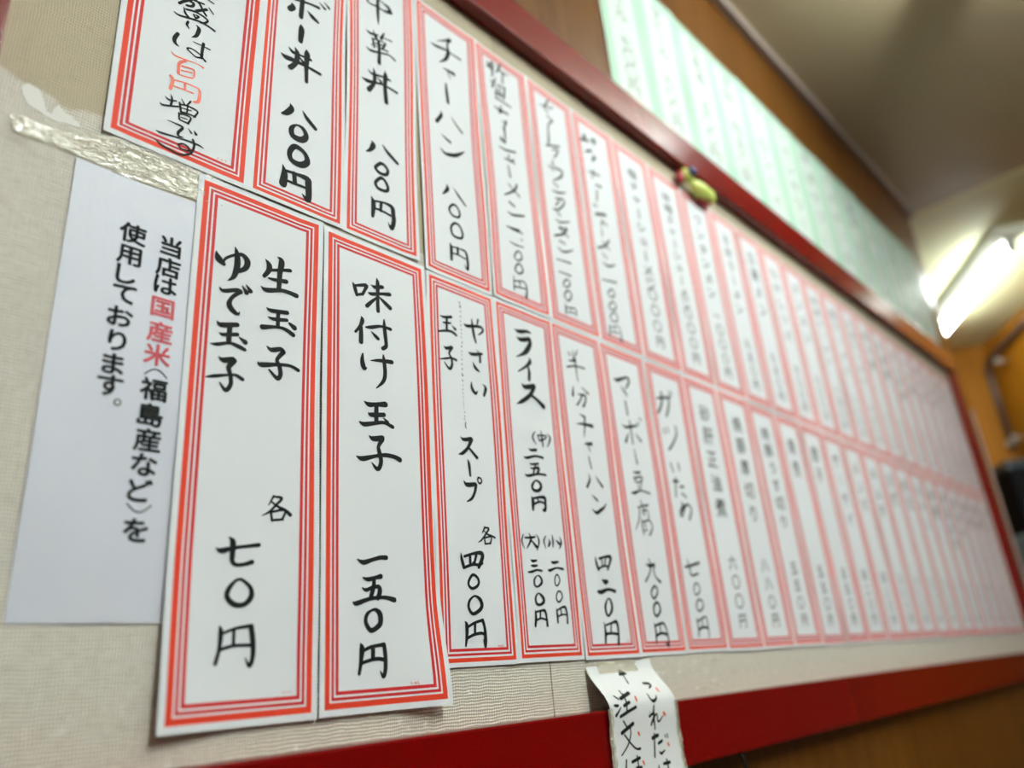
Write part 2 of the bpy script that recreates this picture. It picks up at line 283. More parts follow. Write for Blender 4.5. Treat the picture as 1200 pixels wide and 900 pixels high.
INKDATA = """
U1:1803,5474,265 1842,5526,268 1896,5586,272/1883,5561,246 1920,5555,247 1908,5517,246 1866,5496,244/1931,5607,224 1970,5588,225 2003,5534,225 2032,5502,226/1910,5592,173 2006,5614,176/1947,5493,272 2031,5570,277/2038,5688,127 2089,5681,128/2052,5604,101 2093,5563,127/1843,5460,73 1858,5408,218 1889,5379,219/1862,5450,195 1948,5479,198 2046,5463,201 2027,5415,199 1991,5395,198/1928,5441,172 1945,5410,172/1950,5447,173 1972,5444,173 1952,5415,172/1769,5357,71 1813,5347,191 1897,5375,194 1983,5399,198 2058,5399,200 2115,5387,202/1889,5331,218 1881,5292,217 1901,5264,121/1961,5340,98 1983,5313,344 1965,5229,292 1928,5189,60/1817,5149,306 1794,5083,350 1801,5042,303 1834,5023,70/1945,5150,60 2007,5155,97 2088,5158,148/2031,5185,269 2024,5101,267 2023,5026,265/2026,5028,169 1980,5007,144 1936,5023,143 1902,5047,142 1933,5067,143 1991,5060,144 2022,5039,145 2057,5011,194/1768,4471,55 1800,4452,176 1855,4472,134/1808,4512,55 1822,4473,199 1817,4403,176/1736,4389,54 1760,4378,174 1876,4428,156/1893,4516,68 1919,4480,158/1967,4534,160 1940,4475,158/1882,4471,179 1899,4391,178/1890,4458,157 1947,4475,159 2028,4466,161 2002,4395,159/1899,4429,112 1977,4445,114/1947,4479,136 1945,4409,135/1896,4389,156 1953,4401,158 2015,4406,159/1884,4370,155 1891,4311,154/1891,4365,155 1927,4378,156 1979,4373,158 1960,4307,156/1903,4338,111 1950,4344,112/1895,4309,155 1932,4309,156 1966,4311,157/1806,4255,54 1862,4257,131 1923,4249,221 1894,4188,240 1897,4156,174 1934,4158,66/1966,4265,56 1993,4233,178/2014,4266,56 2030,4241,270/1731,4115,105 1775,4115,191 1905,4136,152 2040,4150,178 2100,4141,68/2011,4176,200 2024,4134,200 2015,4071,198 1988,4025,196 1917,3988,193 1838,3996,191 1772,4009,189 1728,4034,52/2015,4071,154 1979,4053,153 1925,4049,151 1903,4074,151 1935,4099,152 1976,4092,153 1991,4067,154
U1R:1778,4936,46 1811,4913,138 1894,4922,140 1985,4941,95 2044,4932,168/1895,4909,257 1850,4853,254 1850,4751,251/1872,4840,162 1934,4858,164 1973,4856,165 1975,4790,164/1872,4796,138 1957,4824,141/1848,4749,137 1886,4747,138 1968,4772,140/1794,4689,270 1814,4658,270 1801,4563,267/1803,4660,135 1904,4688,138 2002,4699,140 2027,4684,211 2034,4635,257 2025,4564,278 1991,4544,184/1908,4686,207 1915,4629,206/1818,4604,134 1902,4617,137 1978,4624,162
U1P:2215,4113,57 2234,4110,58/2223,4104,57 2217,4093,57/2245,4107,58 2263,4106,58/2255,4117,58 2253,4098,58/2277,4115,58 2295,4112,58/2284,4120,58 2288,4106,58
U2:2855,6300,210 2976,6351,276 3052,6374,280 3125,6389,378/2940,6425,521 2939,6290,516 2930,6130,508/2828,6235,148 2844,6199,623 2810,6146,588/3002,6259,92 3055,6220,522 3116,6195,371/3129,6465,79 3194,6429,351/3188,6510,80 3244,6471,323/2933,6035,119 2943,5989,622 2937,5888,588 2934,5828,497/2817,5682,57 2858,5647,371 2921,5658,202 3050,5674,353/2742,5560,70 2791,5542,533 2879,5558,484 3015,5568,349 3156,5569,386/2879,5718,86 2908,5659,547 2893,5537,484 2838,5450,534/3001,5768,118 3011,5717,646 3006,5588,494 3011,5386,373/2936,5626,144 2978,5591,376/2852,5038,73 2867,4989,583 2821,4917,540 2776,4885,250/2981,5029,74 3030,4965,447 3115,4898,451/2921,4833,218 2873,4768,502 2890,4695,608 2976,4697,653 3022,4760,550 2991,4827,440 2921,4833,218/2915,4593,535 2862,4506,527 2879,4429,525 2970,4419,639 3038,4484,613 3008,4569,469 2915,4593,535/2798,4339,69 2817,4252,615 2804,4139,742/2827,4287,309 2927,4300,314 3041,4300,640 3053,4245,674 3057,4126,633 3044,4078,524 2993,4120,104/2910,4298,453 2918,4205,450/2835,4189,273 2918,4193,276 3020,4199,281
U2P:3184,4054,67 3204,4051,67/3219,4054,67 3237,4050,67
U3:3727,7004,286 3726,6941,285 3765,6927,214 3867,6960,290/3882,7072,146 3951,7061,221 4009,7053,483 4043,7002,447/3867,6954,254 3948,6957,257 4031,6993,557/3873,7179,368 3862,6956,435 3863,6808,324 3863,6697,54/3701,6515,69 3755,6500,312 3856,6540,176/3913,6549,142 4040,6577,218/3790,6566,87 3827,6490,490/3938,6621,179 3895,6519,425/3782,6446,243 3801,6335,241/3798,6446,174 3877,6476,176 3957,6489,178/3951,6485,285 3908,6378,281/3763,6351,137 3852,6375,139 3977,6394,249/3808,6399,173 3933,6442,177/3697,6277,68 3750,6260,340 3872,6306,243 3998,6355,213 4076,6335,287/3860,6452,386 3867,6327,382 3860,6157,480/3714,5983,66 3767,5954,332 3898,5997,272 3999,6009,311/3633,5832,64 3701,5824,488 3808,5862,332 3918,5896,305 4087,5897,348/3784,6040,84 3799,5958,468 3786,5837,429 3721,5720,583/3934,6095,86 3941,6024,618 3929,5903,509 3941,5685,568/3837,5942,134 3880,5918,337/3750,5100,62 3770,5056,621 3735,4983,410 3688,4941,162/3885,5116,85 3953,5053,425 4070,4984,388/3858,4882,373 3795,4803,368 3836,4762,369 3920,4773,374 3946,4836,377 3900,4882,375 3851,4878,373/3856,4705,368 3793,4622,363 3827,4571,364 3916,4579,369 3945,4626,371 3911,4691,371 3856,4705,368/3740,4440,79 3766,4373,554 3754,4221,352/3777,4404,238 3899,4433,243 3989,4420,532 4001,4346,531 4006,4270,528 3976,4173,442 3936,4227,80/3858,4421,362 3850,4326,359/3776,4320,237 3856,4329,240 3966,4318,243
U3P:4146,4067,65 4166,4064,64/4185,4064,63 4211,4059,63
U4:4721,7062,101 4846,7147,287 4932,7209,581/4918,7207,497 4884,7104,287 4890,6989,572 4841,6859,444 4742,6755,119/4619,6976,79 4690,6966,399 4865,7012,326 4960,7009,246 5080,7006,328/4791,6697,100 4871,6703,362 4958,6708,566/4857,6695,201 4897,6605,161/4821,6475,276 4824,6332,470 4834,6208,467/4712,6020,76 4715,5962,452 4638,5835,479/4866,6024,77 4932,5952,252 5023,5879,282/4697,5697,74 4757,5665,296 4825,5643,373/4672,5493,72 4743,5449,400 4872,5490,520 4967,5558,374 5034,5621,92/4731,5040,70 4745,4987,515 4670,4888,138/4836,5037,71 4912,4961,312 5003,4881,212/4811,4817,281 4753,4739,277 4795,4678,277 4886,4688,281 4903,4753,283 4869,4811,283 4811,4817,281/4822,4588,300 4766,4511,296 4796,4426,296 4902,4432,300 4931,4494,302 4895,4578,303 4822,4588,300/4741,4314,90 4754,4257,403 4750,4120,355/4768,4279,180 4885,4294,183 4958,4287,322 4980,4205,366 4976,4080,341 4930,4121,68/4844,4292,318 4847,4218,316/4763,4199,179 4847,4211,181 4952,4198,183
U5:5559,7281,315 5613,7205,316/5644,7335,279 5574,7217,275/5544,7216,235 5667,7248,239/5662,7310,319 5634,7109,315/5736,7338,242 5852,7244,244/5815,7408,246 5715,7214,240/5751,7273,201 5942,7301,207/5835,7290,244 5816,7093,241/5606,7019,273 5651,6956,274/5682,7084,277 5617,6918,272/5706,7007,237 5831,7029,241/5700,6950,275 5674,6773,272/5753,6963,277 5751,6836,276/5661,6855,234 5839,6907,239/5853,7042,282 5812,6836,277/5685,6779,234 5941,6786,241/5620,6626,115 5709,6616,349 5874,6639,277/5747,6691,234 5714,6566,232 5773,6653,235/5754,6466,232 5824,6461,234/5829,6508,274 5762,6348,270/5783,6360,271 5769,6145,268/5691,6154,265 5759,6139,267/5764,6366,270 5784,6273,270/5695,6191,304 5759,6139,305/5648,6029,150 5766,6032,304 5945,6090,272/5731,5895,225 5911,5902,230/5810,5978,228 5810,5893,228 5898,5954,231/5780,5810,188 5800,5654,299/5901,5586,302 5848,5478,298 5665,5337,180/5746,5528,147 5931,5426,263/5733,5263,289 5817,5237,292/5686,5116,107 5770,5097,323 5977,5170,297/5651,4890,139 5865,4924,252/5652,4898,139 5765,4891,248 5921,4900,145/5676,4702,103 5760,4689,209 5907,4708,143/5880,4806,179 5898,4798,179/5788,4609,209 5731,4519,206 5784,4487,207 5857,4536,210 5846,4608,211 5788,4609,209/5778,4440,223 5721,4345,220 5793,4319,222 5856,4371,225 5835,4438,225 5778,4440,223/5689,4253,100 5683,4078,198/5695,4190,167 5840,4233,171 5893,4192,240 5885,4044,238 5851,4076,102/5781,4212,169 5784,4155,169/5687,4122,166 5868,4147,170
U6:6518,7173,130 6809,7264,272/6728,7354,271 6620,7174,264 6697,7141,266/6663,7064,263 6784,7018,267/6765,7045,267 6662,6893,260/6659,6872,260 6630,6578,255/6656,6852,260 6648,6624,256/6579,6533,295 6861,6652,307/6703,6524,256 6825,6568,261 6721,6405,255/6676,6327,295 6677,6256,294/6592,6214,291 6678,6185,293/6708,6235,337 6849,6250,343 6822,6147,340 6654,6013,166/6648,5975,248 6735,5944,250/6607,5841,164 6720,5850,332 6881,5923,169/6658,5734,287 6801,5781,292 6814,5716,291 6677,5569,285 6585,5546,282/6725,5729,247 6641,5622,244/6648,5522,243 6711,5498,245/6606,5402,160 6693,5388,283 6890,5479,166/6657,5305,281 6817,5320,286/6799,5346,327 6735,5235,323 6541,5131,314/6654,5286,241 6822,5220,244/6621,5089,237 6731,5082,240/6580,4974,156 6685,4948,316 6883,5049,163/6517,4787,153 6797,4825,278/6532,4615,152 6762,4633,274/6671,4553,231 6591,4462,227 6651,4434,228 6729,4509,232 6671,4553,231/6653,4388,247 6586,4303,243 6639,4243,244 6716,4314,248 6717,4378,249 6653,4388,247/6586,4179,222 6576,4054,220/6600,4138,185 6768,4175,190 6774,4083,189/6679,4162,150 6679,4100,149/6580,4078,147 6756,4109,151
U7:7472,7182,384 7508,7100,384/7398,7062,337 7590,7124,340/7688,7217,297 7769,7219,300/7400,7073,432 7512,7123,433 7501,7197,434/7628,7185,294 7759,7173,299/7722,7256,299 7694,7118,295/7482,6898,425 7613,6975,435/7654,6916,290 7603,6791,286 7704,6902,292/7482,6556,323 7721,6594,335/7598,6632,283 7542,6470,278/7602,6383,325 7738,6408,332/7611,6292,277 7577,6107,273/7483,6010,269 7558,6006,271/7509,5874,312 7728,5950,322/7505,5855,312 7752,5942,323/7624,5813,271 7746,5772,274/7635,5799,271 7606,5715,269/7595,5656,223 7601,5550,222/7738,5532,361 7622,5397,354 7456,5315,347/7582,5453,265 7722,5382,268/7546,5261,218 7636,5207,220/7530,5115,173 7638,5094,350 7809,5174,179/7447,4827,170 7774,4889,308/7613,4731,236 7548,4658,234 7599,4607,234 7688,4670,237 7677,4735,238 7613,4731,236/7596,4539,234 7514,4445,230 7595,4421,232 7684,4482,235 7659,4542,235 7596,4539,234/7585,4376,210 7511,4295,207 7555,4243,208 7663,4283,211 7672,4378,212 7585,4376,210/7471,4160,246 7450,4017,243/7497,4143,164 7681,4197,168 7698,4005,292 7653,4025,166/7575,4166,166 7568,4083,165/7476,4073,163 7671,4104,167
A:2674,3340,77 2707,3299,492 2704,3246,459 2667,3185,333/2709,3252,276 2830,3296,283 2898,3316,351/2779,3401,79 2817,3372,537 2805,3261,468 2801,3102,430/2707,3179,152 2762,3183,307 2865,3202,408/2647,3081,119 2697,3067,421 2837,3109,340 2963,3104,443/2704,2912,89 2744,2899,359 2885,2923,368/2722,2837,89 2767,2831,328 2883,2856,305/2804,2908,363 2805,2777,358/2673,2734,465 2790,2768,268 2870,2771,332 2943,2742,427/2909,2833,245 2953,2808,492/2263,3263,71 2285,3206,594 2328,3172,370/2324,3175,170 2343,3227,229 2423,3288,263 2480,3304,384 2520,3262,534 2505,3195,441 2450,3150,348/2410,3355,59 2430,3301,410 2438,3201,523 2416,3093,401 2369,3041,71/2308,2965,69 2343,2944,335 2442,2982,342 2475,2978,459/2475,2978,373 2409,2902,310 2395,2839,475 2435,2794,420 2470,2785,225 2478,2807,71/2490,3033,87 2526,2988,434/2522,3054,73 2558,3011,409/2311,2678,68 2344,2657,408 2468,2693,391/2335,2588,81 2366,2583,298 2473,2613,333/2410,2671,414 2410,2530,408/2270,2484,80 2320,2491,293 2415,2527,245 2488,2518,358 2539,2504,306/2492,2592,139 2540,2567,419/2719,2584,72 2759,2562,378 2837,2588,384 2863,2570,415/2863,2570,415 2811,2493,321 2833,2441,379 2845,2377,377 2817,2336,374 2747,2391,171/2650,2433,85 2679,2417,424 2803,2448,319 2922,2468,267 2999,2447,330/2341,2399,66 2375,2378,427 2449,2401,461/2459,2394,488 2422,2330,402 2439,2271,347 2444,2199,345 2407,2147,341 2361,2198,105/2256,2216,130 2319,2238,287 2430,2273,187 2483,2281,270 2534,2261,326/2823,1407,185 2784,1335,78/2827,1403,159 2888,1397,241 2843,1342,185 2790,1286,182 2733,1254,51/2801,1367,131 2862,1331,211 2918,1311,267 2961,1281,322/2804,1283,208 2815,1226,207/2809,1288,182 2918,1311,187 2897,1242,185/2815,1228,182 2902,1242,185/2494,1083,60 2524,1054,433 2526,984,430 2527,923,356 2557,898,286 2615,904,265 2673,923,342/2405,1004,58 2446,987,400 2535,1012,264 2634,1030,245 2720,1044,300/2566,799,189 2516,745,350 2501,685,393 2554,636,395 2627,637,353 2675,688,406 2668,749,312 2603,800,214 2566,795,189/2456,499,68 2470,460,362 2464,354,291 2441,265,288/2471,446,203 2570,481,207 2667,496,257 2688,495,352/2684,491,398 2700,407,419 2705,305,346 2683,242,273 2652,293,91/2562,470,252 2563,381,250/2473,351,246 2568,373,227 2697,374,232
AP:2925,67,59 2947,62,59/2957,67,59 2973,62,59/2986,67,59 3001,62,59
B:3507,3415,53 3530,3375,371 3550,3301,317/3534,3390,212 3654,3431,380 3642,3387,324 3611,3325,294/3547,3300,238 3616,3331,295/3706,3457,55 3749,3445,359 3836,3475,393/3676,3368,68 3709,3362,354 3814,3397,306 3918,3425,397/3770,3546,70 3783,3497,419 3779,3337,385 3781,3211,409/3775,3348,193 3717,3290,326 3660,3225,428/3804,3353,194 3851,3325,389 3918,3285,476/3595,3103,65 3608,3069,444 3585,3004,337 3535,2936,255/3594,2998,363 3593,2924,464 3592,2854,461/3643,3009,157 3703,3026,344 3807,3065,270 3917,3067,358/3846,3141,164 3849,3056,408 3862,2932,404 3861,2882,403 3826,2851,399/3702,2984,79 3748,2951,344 3776,2934,345/3609,2745,178 3604,2676,455 3622,2616,479 3648,2623,127/3690,2701,64 3781,2724,314 3923,2744,429/3829,2788,159 3837,2734,396 3846,2614,419 3824,2536,363 3750,2457,102/3620,2311,61 3668,2290,445 3739,2304,376 3844,2326,536/3661,2216,74 3694,2203,394 3828,2228,404/3748,2295,451 3745,2144,445/3574,2120,120 3623,2106,411 3737,2136,346 3827,2156,326 3918,2134,382/3823,2197,101 3864,2166,354/3668,2015,60 3710,1994,437 3807,2015,495/3807,2003,445 3766,1936,342 3774,1885,438 3791,1814,412 3772,1752,409 3742,1741,359 3695,1785,95/3545,1817,116 3605,1805,446 3734,1846,313 3841,1870,369 3931,1868,399 3990,1851,478/3547,988,87 3603,966,393 3689,990,311 3764,1011,338 3827,1014,388/3599,850,108 3645,837,348 3719,853,309 3769,864,423/3706,842,330 3697,780,393 3671,702,388/3592,771,107 3628,756,301 3693,780,284 3750,781,375 3757,742,440 3736,697,393/3509,661,188 3540,656,378 3667,692,301 3798,704,287 3898,686,426/3681,606,193 3633,575,317 3620,518,357 3666,457,379 3735,486,428 3758,518,474 3755,575,476 3721,607,324 3681,606,214/3571,359,164 3582,328,471 3573,245,365 3556,153,280/3589,310,266 3659,336,270 3747,349,275 3787,351,362/3787,348,362 3797,273,381 3794,169,377 3773,122,312 3746,165,62/3683,332,376 3681,253,373/3580,226,263 3673,247,269 3736,251,293 3792,240,317
BP:4025,68,81 4036,55,81/4059,66,81 4073,53,81/4073,65,81 4059,55,81/4085,70,82 4095,51,81
C:4546,3410,53 4596,3406,294 4693,3435,326/4576,3344,106 4626,3349,295 4683,3366,189/4635,3413,296 4627,3271,293/4515,3229,209 4610,3261,266 4689,3274,269 4750,3250,325/4699,3343,81 4743,3313,326/4578,3085,105 4611,3073,341 4679,3101,345/4684,3098,345 4644,3028,237 4672,2981,263 4673,2909,314 4637,2864,312 4575,2920,103/4527,2939,128 4604,2963,234 4672,2985,210 4733,2978,292/4862,3412,70 4905,3398,364 5040,3433,344 5114,3440,313 5129,3400,282 5064,3343,143/5071,3516,261 5055,3462,201/4979,3502,86 4984,3412,340 5001,3311,367 5020,3245,254/4909,3111,69 4955,3100,359 5096,3137,308/5025,3165,56 5064,3119,281 5063,3039,307/4960,3012,82 4991,2960,385 5042,2931,166/4922,2792,81 4926,2725,375 4969,2681,376 5004,2715,68/5079,2801,69 5117,2768,370 5087,2683,327/4803,2837,93 4811,2831,159/4801,2785,93 4805,2771,92/4804,2732,79 4805,2725,79/4801,2690,79 4803,2682,79/4802,2649,79 4801,2642,79/4800,2612,78 4801,2605,78/4800,2582,78 4800,2577,78/4799,2553,65 4800,2547,65/4800,2536,65 4801,2529,65/4800,2516,65 4799,2510,65/4800,2492,65 4800,2487,65/4807,2455,91 4809,2449,91/4803,2415,90 4806,2408,90/4800,2385,90 4803,2376,90/4811,2350,103 4805,2304,102 4815,2293,102/4810,3641,112 4819,3629,112/4819,3598,126 4832,3584,126/4827,3542,98 4826,3532,98/4822,3484,97 4822,3473,97/4818,3430,97 4820,3421,97/4820,3385,110 4824,3372,110/4823,3338,96 4824,3327,96/4822,3294,96 4823,3283,96/4819,3252,96 4821,3241,96/4823,3197,109 4826,3188,109/4813,3153,109 4819,3142,109/4815,3098,95 4816,3089,95/4810,3056,94 4812,3048,94/4810,3010,94 4811,3001,94/4807,2956,94 4809,2946,94/4805,2905,107 4810,2897,107/4802,2852,106 4805,2842,106/4732,2194,50 4769,2170,353 4870,2192,435/4875,2188,436 4817,2094,353 4746,2032,348 4696,2015,99/4834,2097,278 4932,2015,357/4805,1983,62 4820,1935,349 4826,1825,248/4737,1767,73 4775,1733,439 4885,1751,398/4890,1747,398 4873,1680,321 4828,1610,292 4766,1575,144/4927,1818,201 4919,1784,200 4942,1763,201 4971,1790,202 4958,1815,202 4927,1818,201/4967,1353,244 4929,1298,97/4978,1350,171 5017,1345,222 4985,1303,195 4912,1231,168 4866,1208,47/4948,1323,97 4994,1292,171 5038,1283,172 5090,1267,223/4952,1257,194 4958,1199,193/4957,1254,169 5043,1272,172 5025,1208,171/4958,1199,169 5031,1210,171/4648,1100,68 4654,1048,339 4674,975,360/4687,1072,250 4814,1106,280 4900,1111,427 4907,1069,426 4856,987,373/4755,1083,323 4754,1016,321/4834,1095,304 4807,1026,278 4791,1018,300/4679,975,270 4785,1006,276 4858,1006,280 4903,1023,283/4777,916,274 4732,874,271 4718,830,269 4757,798,270 4821,818,274 4845,856,276 4827,896,276 4777,916,274/4782,733,180 4720,693,266 4705,635,308 4750,583,309 4834,615,360 4865,658,409 4842,709,363 4782,733,180/4655,519,108 4672,487,389 4666,397,343 4649,322,191/4681,473,238 4764,508,242 4858,529,269/4863,529,337 4884,464,314 4886,365,400 4879,305,199 4860,369,66/4769,500,286 4763,423,284/4670,383,257 4757,413,262 4839,422,266 4879,411,268
CP:5035,316,91 5050,312,91/5051,318,91 5044,304,91/5067,317,91 5082,304,92/5083,317,92 5066,304,91/5097,319,91 5104,303,90
D:5618,3570,62 5691,3560,470 5819,3597,385 5882,3594,227/5644,3485,62 5706,3466,499 5836,3507,543/5850,3511,576 5857,3456,575 5788,3355,659 5713,3295,370 5613,3241,91/5816,3281,63 5828,3234,532 5751,3159,338 5627,3074,150/5786,3173,217 5799,3106,463 5785,3013,428/5659,2945,75 5708,2912,541 5856,2955,585/5862,2952,555 5780,2835,513 5649,2740,471 5559,2693,87/5793,2838,363 5885,2804,459 5984,2747,650/5811,2435,89 5763,2366,234 5807,2294,117/5847,2399,178 5867,2342,177/5854,2400,178 5978,2413,181 5953,2375,180 5867,2342,177/5903,2461,90 5911,2373,268 5916,2284,178/6003,2441,76 6046,2396,273 5990,2296,120/5684,2233,57 5718,2215,287 5799,2231,349/5598,2129,56 5648,2123,311 5777,2160,260 5897,2160,293/5681,2074,71 5712,2064,227 5813,2084,260/5772,2068,229 5727,1976,227/5684,2024,85 5720,2020,227 5814,2038,345 5793,1985,343/5601,1942,139 5644,1934,307 5792,1972,257 5918,1977,261/5749,1897,198 5692,1838,335 5703,1796,335 5767,1792,366 5820,1827,397 5815,1876,398 5749,1897,198/5662,1725,55 5681,1679,469 5669,1591,328/5691,1706,249 5798,1731,281 5863,1730,426 5869,1682,368 5859,1610,394 5831,1599,364/5756,1714,223 5763,1671,223/5689,1645,248 5778,1681,252 5855,1671,254/5494,1331,105 5464,1263,209 5489,1192,78/5512,1299,183 5598,1305,239 5660,1318,188/5573,1349,53 5596,1288,291 5528,1197,104/5595,1284,106 5667,1222,373/5679,1345,67 5713,1280,242 5674,1185,106/5820,1338,110 5786,1285,218 5805,1214,82/5865,1307,83 5873,1274,303 5847,1234,164/5919,1359,84 5926,1295,250 5915,1234,138/5973,1311,56 6018,1275,337/6036,1346,71 6053,1286,275 6015,1219,84/5562,1093,52 5591,1078,313 5647,1087,210/5561,1036,78 5596,1032,286 5652,1038,183/5515,970,153 5564,975,257 5640,995,209 5711,990,237/5645,942,104 5593,904,231 5591,852,230 5629,837,206 5692,875,286 5688,920,261 5645,942,130/5632,776,128 5587,737,279 5591,682,303 5641,670,254 5697,700,360 5686,743,335 5632,776,154/5561,616,125 5565,558,348 5548,477,271/5577,604,200 5645,616,203 5699,613,332 5714,550,280 5716,480,330/5634,608,227 5623,550,226/5566,527,198 5635,546,201 5705,531,203/5863,1092,54 5893,1077,327 5974,1089,221/5804,1006,107 5835,999,296 5937,1028,191 6038,1020,277/5926,961,163 5893,919,162 5893,869,161 5921,855,162 5966,900,163 5954,950,164 5926,961,163/5925,800,188 5892,759,187 5894,714,186 5928,701,187 5977,744,189 5966,793,189 5925,800,188/5870,638,79 5876,582,289 5874,507,235/5889,622,185 5951,647,187 6010,647,297 6024,574,269 6018,502,267/5936,634,186 5936,574,186/5885,562,158 5953,582,160 6018,578,161
DP:6064,311,106 6083,307,106/6097,312,106 6109,300,106/6130,311,107 6142,300,107
E:6525,3553,69 6556,3506,278/6617,3583,106 6621,3479,280/6708,3607,143 6671,3536,283/6527,3428,172 6648,3453,386/6480,3335,238 6635,3384,226 6813,3395,214/6648,3497,211 6643,3343,226 6650,3193,138/6547,3106,169 6523,2995,400/6707,3131,104 6816,3075,315/6618,3032,102 6680,3029,308/6696,3033,240 6651,2960,237 6580,2888,267/6681,3035,240 6752,3034,346 6748,2970,276 6693,2890,340/6604,2784,67 6693,2760,370/6693,2760,303 6674,2653,267 6641,2515,131/6529,2652,98 6645,2668,299 6819,2675,478/6634,2428,131 6762,2454,433 6742,2431,166/6671,2465,99 6701,2414,198 6720,2352,132/6676,2300,98 6692,2233,228 6709,2157,195/6643,2084,80 6655,2023,287 6594,1933,346/6772,2077,81 6817,2024,261 6877,1968,328/6665,1851,79 6704,1827,222 6752,1798,319/6642,1692,78 6711,1656,408 6812,1704,383 6864,1733,258 6905,1781,98/6596,1173,100 6604,1114,359 6629,1044,359/6662,1158,282 6767,1182,287 6869,1185,456 6834,1113,329 6790,1051,285/6706,1161,243 6707,1083,242/6774,1170,246 6747,1085,243/6631,1050,239 6727,1084,243 6817,1082,246/6662,941,80 6712,917,559 6758,924,402/6574,814,312 6632,811,471 6756,841,320 6874,824,406/6732,745,158 6671,671,352 6674,596,350 6708,571,273 6778,637,396 6776,719,358 6732,745,158/6612,506,96 6618,410,381 6598,305,264/6639,477,230 6741,499,234 6832,505,435 6839,385,314 6816,289,389/6730,494,234 6709,398,231/6619,388,266 6709,398,270 6835,385,275
EP:6982,317,120 7000,308,117/7018,318,113 7041,308,110
F:7400,3409,114 7469,3402,498 7669,3484,314 7732,3475,396 7706,3405,354 7632,3324,194/7532,3325,154 7586,3285,347 7637,3233,309/7579,3141,306 7592,2968,303/7439,2811,110 7504,2790,333 7618,2816,377 7775,2862,231/7608,2887,264 7612,2793,263 7607,2594,260/7539,2714,148 7468,2598,436/7697,2736,151 7797,2659,382/7777,2908,193 7807,2880,194/7840,2971,195 7875,2943,196/7617,2525,148 7636,2350,293/7527,2228,143 7597,2227,325 7672,2243,256/7521,2165,214 7550,2106,214/7526,2150,214 7694,2187,256 7656,2108,217/7550,2106,178 7661,2125,181/7590,2090,179 7592,2027,178/7664,2104,181 7629,2032,179/7439,1963,243 7501,1970,385 7633,2011,215 7819,1996,258/7586,1892,106 7616,1834,248/7521,1799,174 7735,1846,288/7544,1786,209 7515,1662,207 7415,1525,101/7615,1793,176 7600,1730,175/7610,1772,176 7716,1772,179 7709,1669,178/7669,1798,178 7631,1713,176/7565,1656,208 7559,1556,207 7568,1487,206/7575,1627,208 7725,1660,213 7768,1583,214 7691,1486,280/7626,1621,175 7614,1570,174/7587,1528,173 7652,1543,175/7592,1213,91 7615,1137,271 7581,1046,201 7478,947,263/7535,1140,179 7612,1124,406 7699,1147,274 7669,1075,204 7697,999,204 7775,950,365/7638,901,268 7566,843,265 7565,782,264 7615,765,265 7686,833,269 7678,886,269 7631,901,268/7626,716,309 7568,668,306 7564,598,304 7611,570,306 7692,632,310 7678,703,311 7626,716,309/7529,496,108 7544,399,300 7524,279,212/7550,466,258 7707,495,264 7760,433,242 7776,323,263 7755,250,392 7708,287,109/7645,477,218 7632,386,216/7533,357,299 7654,386,304 7765,366,307
G:8349,3350,334 8680,3433,347/8467,3455,424 8462,3356,422 8417,3262,418 8325,3142,413/8632,3410,388 8609,3289,385 8515,3131,378/8669,3511,217 8679,3470,217/8726,3524,219 8719,3460,218/8390,2936,247 8401,2867,246/8479,2963,249 8490,2894,249/8690,3014,340 8694,2918,339 8577,2768,332 8441,2653,326/8417,2465,281 8455,2357,280/8608,2493,288 8611,2401,286/8416,2228,356 8531,2242,362/8482,2281,280 8415,2027,273/8560,2172,321 8645,2183,325/8575,2090,280 8663,2044,283/8535,1963,277 8500,1784,272/8587,1935,318 8459,1845,311 8479,1782,310 8559,1877,316 8655,1953,321 8740,1895,324 8652,1754,318/8424,1247,112 8458,1166,260 8473,1053,259 8641,1080,267/8356,1146,256 8488,1167,336 8704,1214,349/8543,958,223 8486,900,221 8494,830,220 8552,826,222 8620,883,225 8599,944,225 8543,958,223/8553,765,240 8484,699,236 8495,640,236 8552,632,238 8637,681,242 8636,741,242 8553,765,240/8444,536,251 8452,433,250 8434,341,248/8466,511,216 8619,560,221 8674,540,222 8679,431,221 8670,327,219/8560,531,219 8543,442,217/8456,413,286 8562,442,290 8669,431,294
